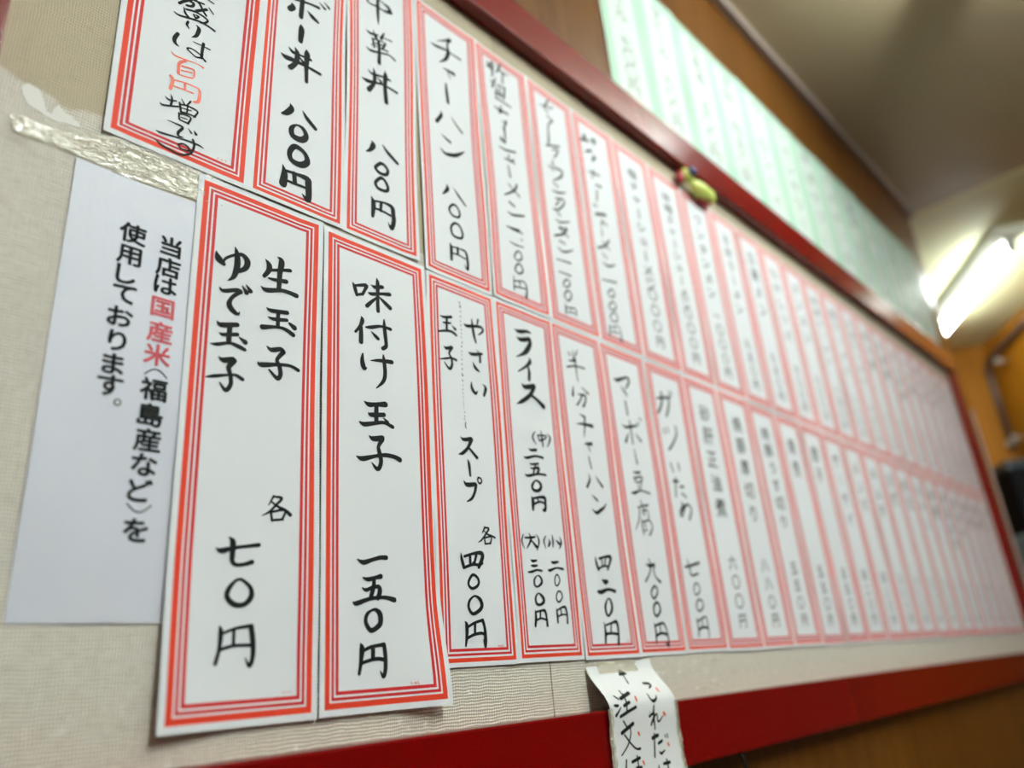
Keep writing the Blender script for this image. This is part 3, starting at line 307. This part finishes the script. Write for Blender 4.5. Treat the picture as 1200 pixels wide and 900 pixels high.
TAG:6737,43,65 6704,-10,162/6738,39,65 6730,-8,195/6740,37,65 6755,-7,228/6741,39,65 6787,-4,196/6741,39,65 6822,-2,197/6702,-12,162 6827,-3,165/6760,-5,196 6759,-47,194 6743,-93,192/6984,-109,231 7073,-116,267 7078,-134,233 7016,-160,131/6914,-208,129 6925,-258,226 6962,-280,325 7019,-264,229 7047,-233,131/6372,-192,150 6411,-226,150/6311,-276,238 6343,-280,299 6372,-277,210/6404,-298,121 6362,-332,210 6313,-366,298/6508,-155,184 6518,-198,183/6447,-224,302 6636,-180,311/6527,-190,214 6509,-268,214 6491,-343,214/6458,-289,304 6562,-262,307/6381,-379,301 6512,-344,307 6646,-313,313/6954,-324,229 6934,-409,324 6937,-537,193/6861,-414,289 6948,-390,228 6878,-493,256/6942,-425,195 6992,-402,196 6996,-461,196 7025,-471,196 7094,-430,132/6423,-421,211 6476,-484,212/6382,-521,357 6576,-454,369/6520,-473,183 6523,-540,182 6465,-630,179 6345,-708,145/6424,-538,180 6521,-629,180 6594,-677,181 6653,-681,244/6919,-578,224 6898,-676,221 6871,-777,218/6877,-612,348 6976,-595,354/6968,-669,287 7037,-651,290/7099,-603,147 7109,-628,147/7139,-599,148 7147,-631,148/6962,-740,126 6992,-762,285 7061,-739,128/6406,-755,233 6385,-816,231 6373,-865,230/6492,-779,294 6624,-758,301/6584,-739,210 6582,-811,208 6572,-883,207/6546,-836,266 6629,-839,269/6911,-862,217 6892,-938,216/7001,-854,283 7112,-852,287/7061,-823,222 7066,-892,221 7050,-958,220/6872,-372,81 6874,-380,81
TAGR:7136,-172,300 7138,-196,233/6693,-227,282 6689,-256,219/7115,-403,299 7135,-421,300/7116,-399,266 7132,-421,266/6648,-541,247 6661,-561,247/7132,-686,260 7147,-702,260/6665,-794,241 6679,-816,241
"""

# ------------------------------------------------------------------ the menu board: cloth panels in a red lacquered frame
board = empty('menu_board', (1.3, .002, -.094))
tag(board, 'long wall board covered in beige woven cloth inside a glossy red lacquered frame', 'menu board')
X0, X1, Z0, Z1 = .067, 2.565, -.031, .787
def cloth(xa, xb):
    return MB().box((xa, 0, Z0-.002), (xb, .0036, Z1+.002), .0006).build('cloth_panel', M['cloth'], board)
for xa, xb in ((X0-.002, .5722), (.5732, 1.48), (1.481, X1+.002)): cloth(xa, xb)
F = .065
def rail(name, lo, hi): return MB().box(lo, hi, .0022).build(name, M['lacquer'], board)
rail('top_rail', (X0-F, -.02, Z1), (X1+F, .0038, Z1+F))
rail('bottom_rail', (X0-F, -.02, Z0-F+.002), (X1+F, .0038, Z0))
rail('side_rail', (X0-F, -.0195, Z0-.0005), (X0, .0038, Z1+.0005))
rail('side_rail', (X1, -.0195, Z0-.0005), (X1+F, .0038, Z1+.0005))
# torn white backing residue left of the first upper strip
def patch(pts, y, name, material, parent):
    n = len(pts); vs = [(x, y, z) for x, z in pts]+[(x, y+.0004, z) for x, z in pts]
    fs = [tuple(range(n)), tuple(range(2*n-1, n-1, -1))]+[(i, i+n, (i+1) % n+n, (i+1) % n) for i in range(n)]
    return obj(name, mesh(name, vs, fs), material, parent)
M['residue'] = mat('torn_white_backing', (.80, .79, .74), .85)
patch([(.0880, .4065), (.0955, .4050), (.0985, .3985), (.1015, .3905), (.1045, .3895), (.1060, .3960), (.1080, .3995), (.1110, .3962), (.1165, .3942), (.1215, .3915), (.1235, .3880), (.1190, .3868), (.1130, .3866), (.1080, .3850), (.1020, .3856), (.0960, .3880), (.0900, .3890), (.0860, .3950), (.0845, .4020)], -.0003, 'backing_residue', M['residue'], board)

# ------------------------------------------------------------------ paper sheets with ink
def sheet_mesh(name, x0, x1, z0, z1, yf, lean=(0, 0), nx=10, nz=36, bow=None):
    vs = []; ua = []; ub = []
    for j in range(nz+1):
        v = j/nz; z = z0+(z1-z0)*v
        for i in range(nx+1):
            u = i/nx
            xl = x0+lean[0]*(z-z0); xr = x1+lean[1]*(z-z0)
            if bow: xl += bow[0]*math.sin(math.pi*v)**2; xr += bow[1]*math.sin(math.pi*v)**2
            x = xl+(xr-xl)*u
            vs.append((x, yf(x, z), z)); ua.append((u*(x1-x0), v*(z1-z0))); ub.append(((1-u)*(x1-x0), (1-v)*(z1-z0)))
    fs = [(j*(nx+1)+i, j*(nx+1)+i+1, (j+1)*(nx+1)+i+1, (j+1)*(nx+1)+i) for j in range(nz) for i in range(nx)]
    me = mesh(name, vs, fs, None, True)
    for nm, arr in (('a', ua), ('b', ub)):
        l = me.uv_layers.new(name=nm)
        for lp in me.loops: l.data[lp.index].uv = arr[lp.vertex_index]
    return me
def catmull(P, k=5):
    if len(P) < 3: return P
    out = []; closed = P[0][:2] == P[-1][:2]
    n = len(P)
    for i in range(n-1):
        p1, p2 = P[i], P[i+1]
        p0 = P[i-1] if i > 0 else (P[-2] if closed else p1)
        p3 = P[i+2] if i+2 < n else (P[1] if closed else p2)
        for s in range(k):
            t = s/k
            out.append([.5*(2*a1+(a2-a0)*t+(2*a0-5*a1+4*a2-a3)*t*t+(3*a1-a0-3*a2+a3)*t**3) for a0, a1, a2, a3 in zip(p0, p1, p2, p3)])
    out.append(list(P[-1])); return out
def ink_mesh(name, strokes, yf):
    """brush strokes: lists of (x, z, width) in metres, laid on the paper"""
    vs = []; fs = []
    def V(x, z): vs.append((x, yf(x, z)-.00022, z)); return len(vs)-1
    for S in strokes:
        P = catmull(S); n = len(P); ring = []
        for i, (x, z, w) in enumerate(P):
            a = P[max(i-1, 0)]; b = P[min(i+1, n-1)]
            dx, dz = b[0]-a[0], b[1]-a[1]; l = math.hypot(dx, dz) or 1
            nx_, nz_ = -dz/l, dx/l; h = max(w, .0002)/2
            ring.append((V(x+nx_*h, z+nz_*h), V(x-nx_*h, z-nz_*h)))
        for i in range(n-1): fs.append((ring[i][0], ring[i+1][0], ring[i+1][1], ring[i][1]))
        for (x, z, w) in ((P[0]), (P[-1])):
            h = max(w, .0002)/2; k = [V(x+h*math.cos(t), z+h*math.sin(t)) for t in [2*math.pi*q/9 for q in range(9)]]
            fs.append(tuple(k))
        for (x, z, w) in S[1:-1]:
            h = max(w, .0002)/2*.96; k = [V(x+h*math.cos(t), z+h*math.sin(t)) for t in [2*math.pi*q/9 for q in range(9)]]
            fs.append(tuple(k))
    return mesh(name, vs, fs)
INK = {}
for line in INKDATA.strip().split('\n'):
    k, d = line.split(':')
    INK[k] = [[(int(a)/1e4, int(b)/1e4, int(c)/1e5) for a, b, c in (p.split(',') for p in s.split())] for s in d.split('/')]

COUNTS = {'U1': [12,2,4,14,3,3], 'U1R': [5,4], 'U2': [6,1,5,2,1,1,4], 'U3': [4,11,5,2,1,1,4], 'U4': [3,2,1,2,2,2,1,1,4],
 'U5': [8,8,3,1,1,1,1,2,1,2,2,2,1,1,1,1,6], 'U6': [2,1,1,1,1,1,1,2,2,2,1,3,1,1,2,2,1,1,1,6],
 'A': [5,5,3,4,5,3,3,6,2,1,5], 'B': [8,5,3,5,3,1,4,1,5], 'C': [5,3,3,3,2,-32,3,1,3,6,5,1,1,5],
 'D': [3,2,3,1,3,1,2,4,1,4,1,3,1,1,3,1,3,1,1,4,2,1,1,4], 'E': [6,5,3,2,1,2,2,5,2,1,4], 'F': [2,1,6,1,7,10,2,1,1,4],
 'G': [5,3,2,4,2,2,1,1,4], 'TAG': [-7,2,8,3,4,6,4,3,1], 'TAGR': [1]*7}
def write_ink(key, yf, material, parent, name='character'):
    S = INK[key]; i = 0
    for c in COUNTS.get(key, [2]*(len(S)//2)+[1]*(len(S) % 2)):
        nm = name
        if c < 0: c = -c; nm = 'dotted_line' if c > 9 else 'arrow'
        o = obj(nm, ink_mesh(nm, S[i:i+c], yf), material, parent); i += c
        if nm == 'dotted_line': o['kind'] = 'stuff'
_g = {}
HEAVY = 0
_tc = bpy.data.curves.new('glyph_source', 'FONT'); _to = bpy.data.objects.new('glyph_source', _tc); C.objects.link(_to)
_tc.resolution_u = 3; _tc.offset = -.008; _tc.align_x = 'CENTER'
def glyph(ch):
    if (ch, HEAVY) in _g: return _g[ch, HEAVY]
    _tc.offset = .006 if HEAVY else -.008; _tc.body = ch; bpy.context.view_layer.update()
    dg = bpy.context.evaluated_depsgraph_get(); me = _to.evaluated_get(dg).to_mesh()
    vs = [(v.co.x, v.co.y) for v in me.vertices]; fs = [tuple(p.vertices) for p in me.polygons]
    _to.evaluated_get(dg).to_mesh_clear()
    if vs:
        x0, x1 = min(v[0] for v in vs), max(v[0] for v in vs)
        y0, y1 = min(v[1] for v in vs), max(v[1] for v in vs)
        full = ch not in '。・、()（）'
        vs = [(x-(x0+x1)/2, y-(y0+y1)/2 if full else y-.33) for x, y in vs]
    _g[ch, HEAVY] = (vs, fs); return vs, fs
def glyph_column(par, material, yf, text, xc, ztop, pitch, size, wob=0., slant=0., widen=1., bold=0.):
    for i, ch in enumerate(text):
        zc = ztop-pitch*i
        if ch == ' ': continue
        rot90 = False
        if ch == 'ー': ch = '丨'
        gv, gf = glyph(ch)
        a = random.uniform(-wob, wob); s = size*(1+random.uniform(-wob, wob)); ox = random.uniform(-wob, wob)*size*.4
        offs = [(0, 0)] if not bold else [(bold*math.cos(q), bold*math.sin(q)) for q in (0, .785, 1.571, 2.356, 3.142, 3.927, 4.712, 5.498)]
        vs, fs = [], []
        for (bx, bz) in offs:
            o = len(vs)
            for x, y in gv:
                X = (x*math.cos(a)-y*math.sin(a))*s*widen; Z = (x*math.sin(a)+y*math.cos(a))*s+X*slant
                wx, wz = xc+ox+X+bx, zc+Z+bz
                vs.append((wx, yf(wx, wz)-.00022, wz))
            fs += [tuple(o+q for q in f) for f in gf]
        obj('character', mesh('character', vs, fs), material, par)

def solid(o, th=.00018):
    bm = bmesh.new(); bm.from_mesh(o.data)
    for e in bm.edges: e.smooth = not e.is_boundary
    bm.to_mesh(o.data); bm.free()
    md = o.modifiers.new('thickness', 'SOLIDIFY'); md.thickness = th; md.offset = -1
    return o
def strip(sid, key, label, group, text=None, wide=False):
    x0, x1, z0, z1 = SHEETS[sid]
    yf = lambda x, z: surface_y(sid, x, z)
    me = sheet_mesh('menu_strip', x0, x1, z0, z1, yf, LEAN.get(sid, (0, 0)), bow=BOW.get(sid))
    o = obj('menu_strip', me, M['strip_wide'] if wide else M['strip'])
    tag(o, label, 'menu strip', group); solid(o)
    if key in INK:
        write_ink(key, yf, M['ink'], o)
        if key+'R' in INK: write_ink(key+'R', yf, M['red_ink'], o, 'red_character')
        if key+'P' in INK: tag(obj('maker_mark', ink_mesh('maker_mark', INK[key+'P'], yf), M['pink_ink'], o), kind='stuff')
    if text:
        name, price = text
        xm = (x0+x1)/2; Lh = z1-z0
        if price:
            n = len(name); span = .60*Lh if n > 6 else min(.46*Lh, n*.034+.01)
            pit = span/n; sz = pit*.80
            glyph_column(o, M['ink'], yf, name, xm-.001, z1-.033-pit/2, pit, sz, .07, .10, widen=min(1.5, max(1, .030/sz)))
            pp = .0250; m_ = len(price)
            glyph_column(o, M['ink'], yf, price, xm+.001, z0+.028+pp*(m_-1)+.008, pp, .0205, .06, .10, widen=1.15)
    return o
GU, GL = 'red bordered menu strips in the upper row', 'red bordered menu strips in the lower row'
BOW = {'T0': (0, -.0055), 'T1': (.0042, 0), 'L0': (0, .0015), 'U2': (0, -.0012), 'U3': (.0006, -.001), 'T2': (.001, -.001)}
strip('U1', 'U1', 'red bordered menu strip with the words 百円 in orange red ink, leftmost of the upper row', GU, wide=True)
strip('U2', 'U2', 'red bordered menu strip in heavy black brush, second from the left in the upper row', GU)
strip('U3', 'U3', 'red bordered menu strip for a rice bowl at 800 yen, third in upper row', GU)
strip('T0', 'U4', 'red bordered menu strip for fried rice at 800 yen beside a dark gap, upper row', GU)
strip('T1', 'U5', 'red bordered menu strip with two small adjoining characters on top, fifth in upper row', GU)
strip('T2', 'U6', 'red bordered menu strip for pork wonton noodles at 1100 yen, sixth in the upper row', GU)
strip('T3', 'U7', 'slightly blurred red bordered menu strip at 1000 yen, seventh in the upper row', GU)
strip('A', 'A', 'wide red bordered menu strip for boiled egg at 70 yen beside the plain notice', GL, wide=True)
strip('B', 'B', 'wide red bordered menu strip for seasoned egg at 150 yen, its lower right corner curling', GL, wide=True)
strip('L0', 'C', 'red bordered menu strip for soup at 400 yen with a dotted line down the middle', GL)
strip('L1', 'D', 'red bordered menu strip for plain rice with prices for three sizes in brackets', GL)
strip('L2', 'E', 'red bordered menu strip for half fried rice at 420 yen above the arrow tag', GL)
strip('L3', 'F', 'red bordered menu strip at 900 yen, above the right side of the arrow tag', GL)
strip('L4', 'G', 'slightly blurred red bordered menu strip at 700 yen, seventh in the lower row', GL)
ORD = ['', 'first', 'second', 'third', 'fourth', 'fifth', 'sixth', 'seventh', 'eighth', 'ninth', 'tenth', 'eleventh', 'twelfth', 'thirteenth', 'fourteenth', 'fifteenth', 'sixteenth', 'seventeenth', 'eighteenth', 'nineteenth', 'twentieth', 'twenty-first', 'twenty-second', 'twenty-third', 'twenty-fourth', 'twenty-fifth']
LOW = [('砂肝正油煮', '六〇〇円'), ('焼豚厚切り', '八八〇円'), ('焼豚うす切り', '五五〇円'), ('焼売', '五五〇円'), ('餃子', '五五〇円'), ('ザーサイ', '四二〇円'), ('メンマ', '四二〇円'), ('キムチ', '三三〇円'), ('冷奴', '三二〇円'), ('枝豆', '三二〇円'), ('もやし', '三二〇円'), ('味噌', '二二〇円'), ('野菜炒め', '七〇〇円'), ('肉炒め', '七五〇円'), ('春巻', '四五〇円'), ('漬物', '二五〇円'), ('のり', '一〇〇円')]
UP = [('塩チャーシューメン', '一〇〇〇円'), ('味噌チャーシューメン', '一〇〇〇円'), ('ワンタンメン', '一〇〇〇円'), ('五目ラーメン', '九五〇円'), ('広東メン', '九五〇円'), ('もやしソバ', '九〇〇円'), ('タンメン', '九〇〇円'), ('味噌ラーメン', '八五〇円'), ('塩ラーメン', '八〇〇円'), ('正油ラーメン', '七五〇円'), ('担々麺', '九〇〇円'), ('天津麺', '九〇〇円'), ('冷し中華', '九五〇円'), ('つけ麺', '九〇〇円'), ('焼そば', '八五〇円'), ('うま煮', '九五〇円'), ('野菜ソバ', '八五〇円'), ('半ラーメン', '五五〇円')]
for k, tx in enumerate(LOW):
    HEAVY = 1
    strip('L%d' % (k+5), '', 'out of focus red bordered menu strip, %s from the left in the lower row' % ORD[k+8], GL, tx)
for k, tx in enumerate(UP):
    HEAVY = 1
    strip('T%d' % (k+4), '', 'out of focus red bordered menu strip, %s from the left in the upper row' % ORD[k+8], GU, tx)

HEAVY = 0
# green bordered strips on the wood above the frame
GREEN = ['瓶ビール 七〇〇円', '生ビール 六〇〇円', '日本酒 五〇〇円', '焼酎 四五〇円', 'ウーロンハイ', 'レモンサワー', '梅酒サワー', 'ハイボール', '紹興酒 五〇〇円', 'コーラ 三〇〇円', 'ジュース 三〇〇円', 'ウーロン茶', 'サイダー', 'ノンアルコール']
PG = .1352
for k, tx in enumerate(GREEN):
    xa = .858+PG*k; xb = xa+.1335
    if xb > 2.745: break
    h = k*1.9
    def yf(x, z, xa=xa, xb=xb, h=h):
        u = (x-xa)/(xb-xa); v = (z-.853)/.37
        return .0022-.0012*(1+math.sin(6*v+h))*.5-.003*smooth(.75, 1, u)*(.5+.5*math.sin(7*v+h*1.3))
    o = obj('drink_strip', sheet_mesh('drink_strip', xa, xb, .853, 1.222+.001*math.sin(h), yf, bow=(0, -.004 if k == 1 else -.001)), M['green'])
    tag(o, ('green bordered paper strip above the red frame, %s from the left' % ORD[k+1]) if k else 'green bordered paper strip at the left end of the row above the red frame', 'menu strip', 'green bordered strips above the board'); solid(o)
    n = len(tx); glyph_column(o, M['ink'], yf, tx, (xa+xb)/2, 1.18, .30/n, min(.040, .30/n), .07, .1, widen=1.3)

# ------------------------------------------------------------------ the printed notice about rice
def yn(x, z):
    u = (x-.123)/.105; v = (z-.052)/.31
    return -.0006-.0006*math.sin(5*v+3*u)**2
me = sheet_mesh('rice_notice', .1235, .2190, .0520, .3622, yn)
o = obj('rice_notice', me, M['notice']); solid(o, .0001)
tag(o, 'plain white printed notice about domestic rice without a border, at the far left', 'notice')
ZS1 = [.3173, .2998, .2845, .2663, .2472, .2296, .2169, .2039, .1857, .1682, .1512, .1340, .1218, .1083]
XS1 = [.1929, .1923, .1915, .1911, .1908, .1904, .1908, .1904, .1898, .1896, .1891, .1881, .1884, .1879]
for ch, x, z in zip('当店は国産米（福島産など）を', XS1, ZS1):
    if ch in '（）':      # brackets lie on their side in vertical writing
        sgn = 1 if ch == '（' else -1
        arc = [(x-.0075+.015*i/8, z-.003*sgn+.005*sgn*math.sin(math.pi*i/8), .0009) for i in range(9)]
        obj('bracket', ink_mesh('bracket', [arc], yn), M['ink'], o)
        continue
    glyph_column(o, M['print_red'] if ch in '国米' or (ch == '産' and z > .2) else M['ink'], yn, ch, x, z, 0, .0168, widen=1.12, bold=.00062)
ZS2 = [.3175, .2994, .2837, .2687, .2512, .2332, .2163, .2011, .1903]
XS2 = [.1658, .1649, .1642, .1646, .1637, .1638, .1629, .1627, .1684]
for ch, x, z in zip('使用しております', XS2, ZS2): glyph_column(o, M['ink'], yn, ch, x, z, 0, .0168, widen=1.12, bold=.00062)
ring = [(.1684+.0020*math.cos(q*math.pi/6), .1903+.0020*math.sin(q*math.pi/6), .0008) for q in range(13)]
ring[-1] = ring[0]
obj('full_stop', ink_mesh('full_stop', [ring], yn), M['ink'], o)

# ------------------------------------------------------------------ order tag hanging over the lower rail
def yt(x, z): return surface_y('TAG', x, z)
def tag_mesh():
    nx, nz = 8, 40; vs = []
    for j in range(nz+1):
        v = j/nz
        for i in range(nx+1):
            u = i/nx; z = -.21+(.0080+.0050*u+.21)*v
            x = (.6225+.002*math.sin(3*v))+(.1120)*u
            vs.append((x, yt(x, z), z))
    fs = [(j*(nx+1)+i, j*(nx+1)+i+1, (j+1)*(nx+1)+i+1, (j+1)*(nx+1)+i) for j in range(nz) for i in range(nx)]
    return mesh('order_tag', vs, fs, None, True)
o = obj('order_tag', tag_mesh(), M['tag']); solid(o, .0003)
tag(o, 'white handwritten paper tag with an up arrow hanging over the lower red rail', 'paper tag')
write_ink('TAG', yt, M['ink'], o)
write_ink('TAGR', yt, M['red_ink'], o, 'red_dot')
def tape_mesh(name, xa, xb, za, zb, yf, amp, nx=30, nz=14, seed=1, ragged=.0012):
    rnd = random.Random(seed); vs = []
    rl = [rnd.uniform(-1, 1)*ragged for _ in range(nz+1)]; rr = [rnd.uniform(-1, 1)*ragged for _ in range(nz+1)]
    for j in range(nz+1):
        for i in range(nx+1):
            u, v = i/nx, j/nz
            x = xa+(xb-xa)*u+rl[j]*(1-u)+rr[j]*u
            z = (za(u) if callable(za) else za)*(1-v)+(zb(u) if callable(zb) else zb)*v
            vs.append((x, yf(x, z)-.0004-amp*rnd.random(), z))
    fs = [(j*(nx+1)+i, j*(nx+1)+i+1, (j+1)*(nx+1)+i+1, (j+1)*(nx+1)+i) for j in range(nz) for i in range(nx)]
    return mesh(name, vs, fs, None, True)
tag(obj('tape', tape_mesh('tape', .640, .706, .0015, .0125, yt, .0003, 24, 6, 5), M['tape'], o), 'clear tape across the top')
tag(obj('tape', tape_mesh('tape', .6190, .6262, -.21, -.030, yt, .0006, 5, 40, 6), M['tape'], o), 'clear tape down the left edge')
tag(obj('tape', tape_mesh('tape', .7335, .7390, -.21, -.030, yt, .0006, 5, 40, 7), M['tape'], o), 'clear tape down the right edge')

# crumpled clear tape between the first upper strip and the notice
y0f = lambda x, z: -.0003
o = obj('clear_tape', tape_mesh('clear_tape', .0835, .2300, lambda u: .3635+.0015*math.sin(9*u), lambda u: .378+.016*smooth(.15, .5, u), y0f, .0015, 70, 14, 11, .003), M['tape'])
tag(o, 'crumpled strip of shiny clear tape above the plain notice', 'tape')

# ------------------------------------------------------------------ small things
clip = empty('sign_clip', (1.045, -.02, .765))
tag(clip, 'small lime green plastic clip with a blue knob under the upper red rail', 'clip')
MB().ball((1.062, -.016, .760), .020, (1.75, .55, .78)).ball((1.020, -.015, .772), .014, (1.1, .6, .9)).box((1.06, -.024, .748), (1.098, -.008, .772), .005).build('body', M['lime'], clip, True)
MB().ball((1.0215, -.026, .776), .0075, (1.2, .8, 1)).build('knob', M['navy'], clip, True)
MB().ball((1.000, -.012, .762), .009, (.8, .8, 1.4)).ball((1.075, -.010, .745), .008, (2.4, .7, .6)).build('grip', M['crimson'], clip, True)
cd = MB().tube([(.872, -.010, -.090), (.873, -.016, -.100), (.878, -.015, -.112), (.880, -.010, -.135), (.872, -.004, -.17)], .0022, 8).build('cord', M['cord'], None, True)
tag(cd, 'thin black cord hanging from under the lower red rail', 'cord')

# ------------------------------------------------------------------ fluorescent fixtures
def fixture(name, a, b_, label, tube_mat, w=.13):
    a, b_ = Vector(a), Vector(b_); d = (b_-a).normalized(); s = Vector((-d.y, d.x, 0)); L_ = (b_-a).length
    r = empty(name, ((a+b_)/2).to_tuple()[:2]+(ZC,)); tag(r, label, 'ceiling lamp', 'fluorescent ceiling lamps')
    def P(l, q, z): return a+d*l+s*q+Vector((0, 0, z-a.z))
    prof = [(-w/2, ZC-.001), (-w/2, ZC-.020), (-w*.22, ZC-.046), (w*.22, ZC-.046), (w/2, ZC-.020), (w/2, ZC-.001)]
    vs = [P(l, q, z) for l in (-.05, L_+.05) for q, z in prof]; n = len(prof)
    fs = [(i, (i+1) % n, (i+1) % n+n, i+n) for i in range(n)]+[tuple(range(n-1, -1, -1)), tuple(range(n, 2*n))]
    obj('housing', mesh('housing', vs, fs), M['fixture'], r)
    for l in (-.012, L_-.004):
        m_ = MB(); q = [P(l, 0, ZC-.045), P(l, 0, ZC-.095)]; m_.tube([P(l, 0, ZC-.046), P(l, 0, ZC-.094)], .017, 10); m_.build('end_cap', M['cap'], r, True)
    MB().tube([P(0, 0, ZC-.076), P(L_, 0, ZC-.076)], .0165, 14).build('tube', M[tube_mat], r, True)
    return r
fixture('ceiling_lamp', (3.215, -.205, 1.39), (3.90, .240, 1.39), 'lit fluorescent ceiling lamp above the far alcove at the right edge', 'tube_alcove')
fixture('ceiling_lamp', (.84, -1.10, 1.39), (1.70, -.455, 1.39), 'fluorescent ceiling lamp just above the frame lighting the middle of the board', 'tube_middle')
fixture('ceiling_lamp', (.52, -1.05, 1.39), (.52, -2.25, 1.39), 'unseen fluorescent lamp added behind the camera to brighten the near end', 'tube_near_fill')  # unseen lamp, added to brighten the near paper and make the tape glint

# ------------------------------------------------------------------ alcove contents
pr = empty('wall_rail', (4.45, .16, 1.34))
tag(pr, 'bent dark metal pipe rail with pale round knobs on the orange wood wall', 'wall rail')
off = Vector((.03, -.04, 0))*-1
def W(p, d=.0): return Vector(p)+Vector((-.6, .8, 0))*0+Vector((.6, -.8, 0))*-d
pts = [W((3.95, -.212, 1.40), .035), W((4.15, -.063, 1.372), .035), W((4.36, .095, 1.350), .035), W((4.405, .128, 1.335), .035), W((4.425, .143, 1.30), .035), W((4.428, .146, 1.2), .035), W((4.43, .147, .88), .035)]
MB().tube(pts, .015, 10).build('pipe', M['pipe'], pr, True)
for p in ((4.30, .050, 1.292), (4.415, .135, .905), (4.365, .098, .915)):
    MB().ball(W(p, .06), .017).tube([W(p, .06), W(p, .01)], .005, 8).build('knob', M['knob'], pr, True)
def obox(mb, c, hx, hy, z0, z1, bev=.01):
    R = Matrix.Rotation(math.atan2(.6, .8), 3, 'Z')
    return mb.box((c[0]-hx, c[1]-hy, z0), (c[0]+hx, c[1]+hy, z1), bev, R, Vector((c[0], c[1], 0)))
fr_ = empty('refrigerator', (4.02, .10, ZF)); tag(fr_, 'tall black appliance with a slate top in the dark lower right alcove', 'appliance')
obox(MB(), (4.02, .10), .26, .20, ZF, .655).build('body', M['black'], fr_)
obox(MB(), (4.02, .10), .265, .205, .656, .70).build('top_panel', M['slate'], fr_)
obox(MB(), (4.00, -.10), .20, .008, -.9, .62, .003).build('door', M['black'], fr_)
ob = obox(MB(), (3.60, .02), .10, .10, ZF, .385, .02).build('drum', M['blue'])
tag(ob, 'pale blue cabinet in front of the black appliance at the right edge', 'cabinet')

bpy.data.objects.remove(_to, do_unlink=True); bpy.data.curves.remove(_tc)
